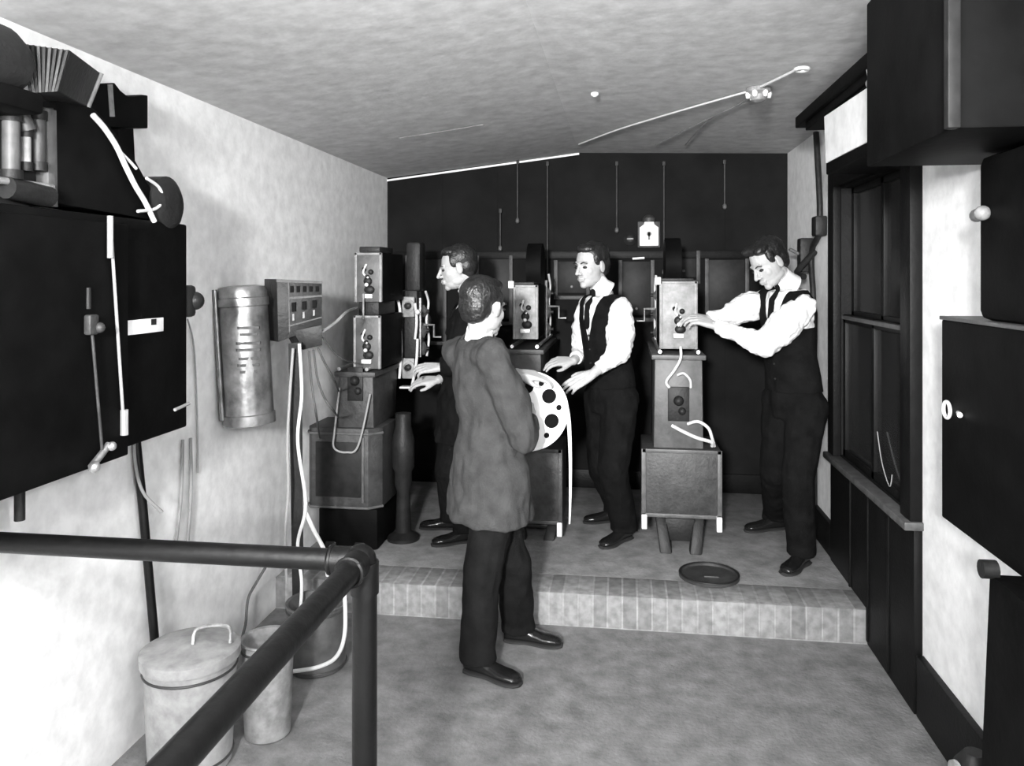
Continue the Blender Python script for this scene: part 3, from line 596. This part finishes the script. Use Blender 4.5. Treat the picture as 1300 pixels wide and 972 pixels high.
# right-hand projector
c3 = onZ(858, 702, PZ); x3, y3 = .325, 4.66
def zat(py, t): return H+(HY-py)/F*t
t3 = 4.60
p3 = projector(x3, y3, 'projector at the right worked by the leaning man in shirtsleeves', (zat(655, t3), zat(569, t3)), zat(450, t3), zat(443, t3), zat(357, t3), .106, .225, .42, bo=.015)
# left projector
t1 = 4.42
p1 = projector(-1.49, 4.45, 'leftmost projector with two stacked pale plates beside the left wall', (zat(660, t1), zat(553, t1)), zat(478, t1), zat(474, t1), zat(403, t1), .082, .228, .36, upper=(zat(385, t1), zat(319, t1)), octo=True, lm='grey', tint='castgrey', bo=-.145, po=-.07, mo=.09)
for pyc, rr_ in ((388, .052), (466, .055)):
    pc = onY(519, pyc, 5.02); pt = B().box(pc-V((.045, .01, .075)), pc+V((.04, .01, .06)), .02).lathe(pc, (0, -1, 0), [(rr_*.8, 0), (rr_*.8, .02), (rr_*.55, .022), (rr_*.5, .012)], 22).build('gate_plate', M['grey2'], p1)
    B().lathe(pc-V((0, .01, 0)), (0, -1, 0), [(.022, 0), (.022, .022), (.01, .03)], 14).build('roller', M['black2'], pt)
for pxa, pya, pxb, pyb in ((503, 372, 508, 410), (508, 410, 507, 480), (527, 385, 527, 430), (530, 430, 523, 490)):
    B().tube([onY(pxa, pya, 4.99), onY((pxa+pxb)/2+2, (pya+pyb)/2, 4.97), onY(pxb, pyb, 4.99)], .009, 8, 4).build('film_strip', M['film'], p1)
pa = onY(508, 491, 4.95); B().box(pa-V((0, .02, .008)), pa+V((.11, .05, .004)), .003).build('tray', M['nickel'], p1, label='bright narrow tray')
for px_, py_ in ((486, 398), (493, 392), (530, 396)): B().ball(onY(px_, py_, 4.93), .018).build('thumbscrew', M['nickel'], p1)
q_ = onZ(512, 684, PZ)
B().lathe((q_.x, q_.y, PZ), (0, 0, 1), [(.10, 0), (.10, .02), (.05, .05), (.04, .3), (.055, .34), (.055, .42), (.07, .45), (.07, .62), (.05, .70), (.05, .78)], 20).build('rear_stand', M['black2'], p1)
# middle projector
t2 = 4.75
p2 = projector(-.59, 4.78, 'middle projector half hidden behind the man in the grey jacket', (zat(668, t2), zat(572, t2)), zat(445, t2), zat(432, t2), zat(362, t2), .075, .17, .42, lm='grey2', tint='castgrey', bo=.055)
# cords on the right projector
def wcab(pts, r, label, m='cable'): return tag(B().tube([V(q) for q in pts], r, 8, 8).build('cable', M[m]), label, 'cable')
yq = y3+.0
def f3(px, py, dy=0): return onY(px, py, y3-.015+dy)
wcab([f3(864, 440, 0), f3(864, 455, -.02), f3(856, 470, -.02), f3(846, 484, -.0), f3(850, 492, 0)], .008, 'pale cord dropping from the right-hand lamp house to the left')
wcab([f3(860, 476, -.005), f3(868, 474, -.02), f3(876, 482, -.02), f3(877, 492, -.005)], .007, 'pale cord hooking right below the right-hand lamp house')
wcab([f3(853, 540, 0), f3(870, 549, -.04), f3(886, 556, -.06), f3(903, 561, -.03), f3(904, 566, .0)], .010, 'thick pale cord slanting down onto the right projector box, the lower of two')
wcab([f3(873, 538, 0), f3(886, 535, -.03), f3(899, 543, -.04), f3(904, 556, -.03), f3(907, 566, .02)], .009, 'thick pale cord arching over onto the right projector box')
wcab([onY(431, 492, 4.45), onY(425, 545, 4.40), onY(424, 568, 4.38), onY(440, 574, 4.38), onY(455, 565, 4.40), onY(470, 500, 4.44)], .006, 'slack grey cord looping on the front of the left projector', 'mcable')
# reel lid lying on the platform
c = onZ(900, 732, PZ)
t = thing('reel_can_lid', (c.x, c.y, PZ), 'round dark film can lid lying flat on the platform before the right projector', 'film can lid')
B().lathe((c.x, c.y, PZ), (0, 0, 1), [(.155, 0), (.160, .003), (.160, .02), (.150, .022), (.148, .008), (.02, .010)], 48).build('plate', M['castgrey'], t)
B().torus((c.x, c.y, PZ+.02), (0, 0, 1), .155, .006, 48).build('rim', M['black2'], t)
B().box((c.x-.03, c.y-.04, PZ+.008), (c.x+.05, c.y-.02, PZ+.018), .003).build('tab', M['castgrey'], t)

# ================================================================== PEOPLE
def lerp(a, b, f): return V(a).lerp(V(b), f)
def frame_of(fwd, up):
    f = V(fwd).normalized(); u = V(up); u = (u-f*u.dot(f)).normalized(); r = f.cross(u)
    return Matrix((r, f, u)).transposed()
def handshape(b, wrist, fdir, dorsal, left, curl=(.35, .5, .4), spread=1, thumb=.5, grip=0):
    """palm and five fingers; x axis of the local frame is the thumb side"""
    f = V(fdir).normalized(); d = V(dorsal); d = (d-f*d.dot(f)).normalized(); x = f.cross(d)
    if left: x = -x      # right hand, palm down: thumb to the left
    x = -x
    def P(a, c_, e): return V(wrist)+x*a+f*c_+d*e
    kn = [(.030, .088), (.0105, .094), (-.0105, .090), (-.030, .080)]
    for a, c_ in kn: b.caps([P(a*.45, .0, 0), P(a*.75, .045, 0), P(a, c_, 0)], [.018, .0165, .0125])
    b.ball(P(0, .045, -.004), (.026, .026, .016), Matrix((x, f, d)).transposed())
    ln = [(.042, .026, .020), (.046, .030, .021), (.043, .028, .020), (.034, .021, .018)]
    for i, (a, c_) in enumerate(kn):
        an = 0; p = P(a, c_, 0); pts = [p]; dx = a*1.9*spread
        for j in range(3):
            an += curl[j]*(1+.10*i); p = p+(f*math.cos(an)+d*-math.sin(an)+x*dx*math.cos(an)).normalized()*ln[i][j]; pts.append(p)
        b.caps(pts, [.0105, .0092, .0085, .0072])
    b.caps([P(.018, .012, -.004), P(.040, .042, -.014), P(.056, .068, -.022-.01*grip), P(.058-.02*grip, .094, -.028-.012*grip)], [.017, .0135, .0108, .0085])
def shoe(root, heel, toe, zf, name='shoe'):
    h, tt = V((heel[0], heel[1], zf)), V((toe[0], toe[1], zf)); d = (tt-h).normalized(); L = .29; sd = d.cross(V((0, 0, 1)))
    b = B(); u = V((0, 0, 1)); s = []
    for f, a, hh in ((0, .022, .055), (.05, .034, .075), (.2, .038, .088), (.36, .038, .085), (.5, .040, .062), (.66, .047, .048), (.8, .049, .043), (.92, .040, .036), (.985, .022, .026)):
        s.append((h+d*L*f+u*(.012+hh/2), sd, a, hh/2, d))
    b.loft(s, 20)
    b.caps([h+d*.075+u*.06, h+d*.072+u*.11], [.038, .036])
    sh = b.remesh(name, M['leather'], root, .006, 3)
    q = B(); s = []
    for f, a in ((-.005, .018), (.03, .034), (.15, .040), (.38, .034), (.5, .039), (.68, .052), (.82, .053), (.94, .043), (1.0, .020)): s.append((h+d*L*f+u*.009, sd, a, .009, d))
    q.loft(s, 16); q.build('sole', M['sole'], sh)
    return h+d*.075
def person(label, hd_c, hd_f, hd_up, neck, shL, shR, elL, elR, wrL, wrR, pel, hipw, kL, kR, aL, aR, toeL, toeR, zf, fwd, handL, handR, outfit, scale=1.13, hair=0):
    root = thing('person', (pel[0], pel[1], zf), label, 'person')
    fwd = V(fwd).normalized(); side_ = fwd.cross(V((0, 0, 1))).normalized()     # person's right
    pel = V(pel); neck = V(neck); shc = (V(shL)+V(shR))/2; ssd = (V(shR)-V(shL)).normalized()
    hL, hR = pel-side_*.09*hipw-V((0, 0, .03)), pel+side_*.09*hipw-V((0, 0, .03))
    sp = lambda f: lerp(pel, neck, f)
    def torso(b, g, lo=-.02, hi=1.0, hem=None):
        S_ = []
        if hem is not None: S_ += [(pel-V((0, 0, hem)), side_, .212+g, .165+g, (0, 0, 1)), (pel-V((0, 0, hem*.5)), side_, .198+g, .155+g, (0, 0, 1))]
        for f, a, c_ in (() if hem is not None else ((-.1, .150, .105),))+((0, .168+(.02 if hem else 0), .112+(.03 if hem else 0)), (.18, .162, .108+(.015 if hem else 0)), (.36, .150, .104), (.55, .160, .110), (.74, .172, .115), (.86, .165, .100), (.94, .125, .080)):
            sd = side_.lerp(ssd, max(0, min(1, f))); S_.append((sp(f)+fwd*(.012 if f > .3 else 0), sd, a+g, c_+g))
        b.loft(S_, 28); b.caps([V(shL)-ssd*-.03, shc+V((0, 0, .01)), V(shR)-ssd*.03], [.055+g, .06+g, .055+g])
    HM = frame_of(hd_f, hd_up); hc = V(hd_c); X = lambda a, b_, c_: hc+HM @ (V((a, b_, c_))*scale)
    # ---- body: one continuous surface
    b = B(); torso(b, -.014)
    def E(c_, r): b.ball(X(*c_), V(r)*scale, HM, 20)
    E((0, -.014, .030), (.073, .094, .086)); E((0, .018, -.022), (.062, .070, .088)); E((0, .032, -.076), (.046, .048, .036)); E((0, .066, -.096), (.021, .018, .018))
    for s_ in (-1, 1):
        E((s_*.036, .050, -.024), (.022, .022, .026)); E((s_*.043, .008, -.066), (.014, .036, .024)); E((s_*.076, -.008, -.008), (.008, .019, .031)); E((s_*.078, .002, .004), (.007, .006, .022))
        E((s_*.012, .094, -.034), (.009, .011, .008))
    b.caps([X(-.034, .074, .022), X(0, .084, .018), X(.034, .074, .022)], [.010, .011, .010])
    b.caps([X(0, .084, .014), X(0, .098, -.012), X(0, .109, -.031)], [.008, .010, .0115])
    b.caps([X(-.018, .083, -.060), X(0, .091, -.057), X(.018, .083, -.060)], [.007, .0085, .007]); b.caps([X(-.014, .083, -.070), X(0, .089, -.070), X(.014, .083, -.070)], [.007, .008, .007])
    nb = neck; b.caps([X(0, -.022, -.045), lerp(X(0, -.018, -.08), nb, .5), nb-V((0, 0, .03))], [.056, .054, .062])
    for sh, el, wr, left, hs in ((shL, elL, wrL, True, handL), (shR, elR, wrR, False, handR)):
        sh, el, wr = V(sh), V(el), V(wr)
        b.caps([sh, lerp(sh, el, .4), el, lerp(el, wr, .3), wr], [.052, .047, .040, .041, .027])
        fd = hs.get('dir', wr-el); handshape(b, wr+(V(fd).normalized())*.012, fd, hs['dorsal'], left, hs.get('curl', (.3, .45, .35)), hs.get('spread', 1), grip=hs.get('grip', 0))
    for hp, kn, an in ((hL, V(kL), V(aL)), (hR, V(kR), V(aR))): b.caps([hp, lerp(hp, kn, .4), kn, lerp(kn, an, .3), an], [.085, .075, .054, .054, .038])
    b.remesh('body', M['skin'], root, .0040, 4)
    # ---- face details
    for s_ in (-1, 1):
        B().ball(X(s_*.030, .0765, -.001), V((.0135, .010, .0075))*scale, HM).build('eye', M['eye'], root)
        B().caps([X(s_*.016, .090, .020), X(s_*.032, .088, .026), X(s_*.047, .077, .020)], [.0035, .0042, .003]).build('eyebrow', M['hair'], root)
    B().caps([X(-.021, .087, -.065), X(0, .096, -.0640), X(.021, .087, -.065)], [.0025, .0035, .0025]).build('lips', M['lip'], root)
    # ---- hair
    h = B()
    def Eh(c_, r): h.ball(X(*c_), V(r)*scale, HM, 24)
    Eh((0, -.030, .050), (.080, .093, .080)); Eh((0, -.052, .005), (.074, .066, .070)); Eh((0, .020, .092), (.058, .052, .030)); Eh((.0, -.062, -.030), (.062, .040, .042))
    for s_ in (-1, 1): Eh((s_*.066, .012, .035), (.012, .026, .034))
    if hair: Eh((.028, .045, .100), (.038, .036, .024)); Eh((-.045, .030, .088), (.030, .045, .022))
    h.remesh('hair', M['hair'], root, .006, 2, wr=.003, wf=45, wv=(1, 1, .25))
    # ---- trousers
    b = B(); b.loft([(sp(.22), side_, .160, .112), (sp(.08), side_, .172, .122), (pel-V((0, 0, .04)), side_, .176, .128), (pel-V((0, 0, .11)), side_, .16, .118)], 24)
    for hp, kn, an in ((hL, V(kL), V(aL)), (hR, V(kR), V(aR))):
        cuff = an+V((0, 0, .0)); pts = [hp, lerp(hp, kn, .35), kn, lerp(kn, cuff, .5), cuff+V((0, 0, .02)), cuff-V((0, 0, .035))]
        rr = [.112, .106, .090, .084, .080, .084]
        b.caps(pts[:4], rr[:4]); b.tube(pts[3:], rr[3:], 20)
    b.remesh('trousers', M[outfit['trousers']], root, .009, 3, wr=.010, wf=11, wv=(1, 1, .6))
    # ---- shoes
    shoe(root, (V(aL)-(V(toeL)-V(aL)).normalized()*.075), toeL, zf); shoe(root, (V(aR)-(V(toeR)-V(aR)).normalized()*.075), toeR, zf)
    # ---- shirt
    def sleeves(b, g, end=1.0, puff=0):
        for sh, el, wr in ((shL, elL, wrL), (shR, elR, wrR)):
            sh, el, wr = V(sh), V(el), V(wr); e = lerp(el, wr, end)
            b.caps([sh, lerp(sh, el, .5), el, lerp(el, wr, .45*end)], [.062+g, .060+g+puff, .052+g+puff*.6, .048+g])
            b.tube([lerp(el, wr, .4*end), e], [.048+g, .040+g], 18)
    b = B(); torso(b, .0); sleeves(b, 0, outfit.get('cuff', .92), outfit.get('puff', 0))
    b.remesh('shirt', M['shirt'], root, .007, 2, wr=.012 if outfit['top'] == 'vest' else .002, wf=19, wv=(1, 1, 1))
    nk = (X(0, -.02, -.10)-nb).normalized() if (X(0, -.02, -.10)-nb).length > .01 else V((0, 0, 1))
    cb = nb+nk*-.002
    B().loft([(cb-nk*.025, side_, .072, .074, nk), (cb+nk*.02, side_, .064, .066, nk), (lerp(cb, X(0, -.015, -.07), .75), side_, .060, .062, nk)], 28).build('collar', M['shirt'], root)
    fr = lambda v: (v-sp(.7)).dot(fwd)
    sdv = lambda v: (v-shc).dot(side_)
    axis = (neck-pel).normalized()
    hgt = lambda v: (v-neck).dot(axis)
    tie = outfit.get('tie')
    if tie:
        kn0 = cb+fwd*.078-axis*.01
        B().caps([kn0+axis*.005, kn0-axis*.022], [.016, .012]).caps([kn0-axis*.03, sp(.86)+fwd*.125, sp(.66)+fwd*.145], [.012, .016, .018]).build('necktie', M['darkwool'], root)
    # ---- outer garment
    if outfit['top'] == 'vest':
        b = B(); torso(b, .014)
        vd = -.30
        b.remesh('vest', M[outfit['mat']], root, .007, 3, post=lambda v: (fr(v) > .0 and hgt(v) > vd and abs(sdv(v)) < (hgt(v)-vd)*.32) or hgt(v) > -.005 or (abs((v-shc).dot(ssd)) > .172 and hgt(v) > -.24) or hgt(v) < -(neck-pel).length*.93, thick=.006, wr=.004, wf=16)
        for k in range(4):
            pp = sp(.18+.13*k)+fwd*(.133)
            B().ball(pp, .007).build('button', M['black2'], root)
    else:
        b = B(); torso(b, .018, hem=outfit.get('hem', .27)); sleeves(b, .014, .93)
        vd = -.26
        back = outfit.get('closed', False)
        b.remesh('jacket', M[outfit['mat']], root, .008, 4, post=lambda v: (fr(v) > .02 and hgt(v) > vd and abs(sdv(v)) < (hgt(v)-vd)*.30) or (hgt(v) > .012 and abs(sdv(v)) < .09), thick=.008, wr=.018, wf=11, wv=(1, 1, .55))
        # turned collar
        B().loft([(cb-nk*.035, side_, .112, .106, nk), (cb-nk*.0, side_, .086, .086, nk), (cb+nk*.012, side_, .077, .077, nk)], 28, cap=False).build('jacket_collar', M[outfit['mat']], root).modifiers.new('solid', 'SOLIDIFY').thickness = .008
    return root
U = (0, 0, 1)
def cdir(x, d, z=0):           # direction given as right / away / up seen from the camera
    return V((x*CS-d*SN, x*SN+d*CS, z))
# ---- foreground man in grey
fF = cdir(.84, .54)
fp = person('man seen from behind in a grey jacket standing on the floor holding a film reel',
    W(615, 390, 3.66), cdir(.66, .75, -.12), (0, 0, 1), W(608, 432, 3.66),
    W(582, 447, 3.80), W(628, 452, 3.50), W(640, 520, 3.92), W(664, 556, 3.50), W(656, 474, 3.80), W(670, 536, 3.64),
    W(622, 590, 3.66), 1, W(650, 712, 3.76), W(614, 716, 3.56), onZ(658, 815, .0)+V((0, 0, .10)), onZ(607, 856, 0)+V((0, 0, .10)), onZ(722, 822, 0), onZ(684, 878, 0), 0, fF,
    dict(dorsal=cdir(-.1, -.35, .9), dir=cdir(.9, .15, -.12), curl=(.2, .35, .4)), dict(dorsal=cdir(.6, .1, -.5), dir=cdir(.1, .95, .1), curl=(.3, .5, .4), grip=1),
    dict(top='jacket', mat='jacket', trousers='trou', hem=.24), scale=1.15)
# ---- left man in dark suit
t = 4.85
person('man in a black suit and white collar bending over the leftmost projector',
    W(580, 340, t), cdir(-.96, -.12, -.18), (-.1, 0, 1), W(603, 378, t+.02),
    W(594, 400, t-.18), W(608, 396, t+.17), W(592, 462, t-.24), W(596, 462, t+.22), W(560, 466, t-.20), W(556, 482, t+.02),
    W(590, 508, t), 1, W(572, 596, t-.10), W(570, 590, t+.14), onZ(592, 676+12, PZ)+V((0, 0, .10)), onZ(575, 672, PZ)+V((0, 0, .10)), onZ(535, 695, PZ), onZ(515, 670, PZ), PZ, cdir(-.97, -.18),
    dict(dorsal=cdir(0, -.6, .8), dir=cdir(-1, .1, -.05), curl=(.25, .45, .4)), dict(dorsal=cdir(0, -.5, .85), dir=cdir(-1, -.1, -.05), curl=(.3, .4, .4)),
    dict(top='jacket', mat='darkwool', trousers='darkwool', tie=True, hem=.24))
# ---- middle man
t = 4.74
person('man in white shirtsleeves, dark vest and tie standing between the middle and right projectors',
    W(750, 337, t), cdir(-.72, -.62, -.12), (0, 0, 1), W(766, 368, t+.03),
    W(789, 390, t-.14), W(746, 388, t+.17), W(786, 447, t-.24), W(740, 445, t+.2), W(753, 474, t-.34), W(728, 458, t+.02),
    W(776, 500, t+.02), 1, W(778, 594, t-.08), W(764, 590, t+.12), onZ(792, 686, PZ)+V((0, 0, .10)), onZ(782, 662, PZ)+V((0, 0, .10)), onZ(762, 698, PZ), onZ(745, 664, PZ), PZ, cdir(-.86, -.5),
    dict(dorsal=cdir(-.1, -.8, .6), dir=cdir(-.85, -.1, -.42), curl=(.15, .3, .25), spread=1.3), dict(dorsal=cdir(0, -.5, .85), dir=cdir(-1, -.2, 0), curl=(.3, .4, .4)),
    dict(top='vest', mat='darkwool', trousers='darkwool', tie=True, puff=.026, cuff=.8))
# ---- right man
t = 4.45
person('man in white shirtsleeves and dark vest leaning with both arms stretched to the right projector',
    W(975, 334, t), cdir(-.78, -.34, -.50), (-.45, -.1, .9), W(1000, 360, t+.03),
    W(1022, 388, t-.16), W(970, 380, t+.18), W(970, 438, t-.20), W(933, 398, t+.16), W(908, 413, t-.02), W(900, 405, t+.12),
    W(1008, 505, t+.04), 1.1, W(1012, 606, t-.08), W(985, 598, t+.22), onZ(1018, 718, PZ)+V((0, 0, .10)), onZ(985, 672, PZ)+V((0, 0, .10)), onZ(985, 738, PZ), onZ(938, 676, PZ), PZ, cdir(-.9, -.42),
    dict(dorsal=cdir(0, -.5, .85), dir=cdir(-1, .2, .35), curl=(.35, .5, .4)), dict(dorsal=cdir(0, -.3, .9), dir=cdir(-1, .0, .15), curl=(.4, .5, .4)),
    dict(top='vest', mat='darkwool', trousers='darkwool', tie=True, puff=.030, cuff=.97), hair=1)

# ------------------------------------------------------------------ reel held by the man in grey
rc = W(671, 521, 3.86); nr = cdir(.12, -.99, .0).normalized()
ra = nr.cross(V(U)).normalized(); rb = V(U)
t = thing('film_reel', rc, 'white perforated film reel held by the man in the grey jacket', 'film reel')
def reel_disc(off):
    bm = bmesh.new(); Rr = .192; n = 64
    holes = [(.122, k*math.tau/6+.42, .036) for k in range(6)]+[(.148, k*math.tau/6+.42+math.pi/6, .014) for k in range(6)]+[(0, 0, .03)]
    out = [bm.verts.new((Rr*math.cos(k*math.tau/n), Rr*math.sin(k*math.tau/n), 0)) for k in range(n)]
    ed = [bm.edges.new((out[k], out[(k+1) % n])) for k in range(n)]
    for d_, a_, r_ in holes:
        cx_, cy_ = d_*math.cos(a_), d_*math.sin(a_); vs = [bm.verts.new((cx_+r_*math.cos(k*math.tau/20), cy_+r_*math.sin(k*math.tau/20), 0)) for k in range(20)]
        ed += [bm.edges.new((vs[k], vs[(k+1) % 20])) for k in range(20)]
    bmesh.ops.triangle_fill(bm, use_beauty=True, edges=ed)
    ctr = [(d_*math.cos(a_), d_*math.sin(a_), r_) for d_, a_, r_ in holes]
    bad = [f for f in bm.faces if any((f.calc_center_median().xy-V((a, b_))).length < r_*.97 for a, b_, r_ in ctr)]
    if bad: bmesh.ops.delete(bm, geom=bad, context='FACES_ONLY')
    r = bmesh.ops.extrude_face_region(bm, geom=bm.faces[:]); bmesh.ops.translate(bm, verts=[v for v in r['geom'] if isinstance(v, bmesh.types.BMVert)], vec=(0, 0, .003))
    m4 = Matrix((ra, rb, nr)).transposed().to_4x4(); m4.translation = rc+nr*off
    bmesh.ops.transform(bm, matrix=m4, verts=bm.verts)
    k = B(); k._merge(bm); return k
reel_disc(.018).build('flange', M['white'], t, smooth=False)
reel_disc(-.021).build('flange', M['white'], t, smooth=False)
B().lathe(rc-nr*.018, nr, [(.16, 0), (.16, .034)], 48).build('film_roll', M['black'], t)
B().torus(rc+nr*.02, nr, .192, .004, 64).build('rim', M['white'], t)
a = rc+ra*.19*(1 if ra.dot(cdir(1, 0)) > 0 else -1)
fa_ = W(720, 530, 3.86); fbm = B()
pp = catmull([W(718, 512, 3.86), W(722, 535, 3.86), W(724, 580, 3.87), W(724, 630, 3.88), W(723, 665, 3.89)], 6)
fbm.loft([(q, ra, .012*(1-.7*i/len(pp)), .0006) for i, q in enumerate(pp)], 8)
fbm.build('film_tail', M['film'], t)
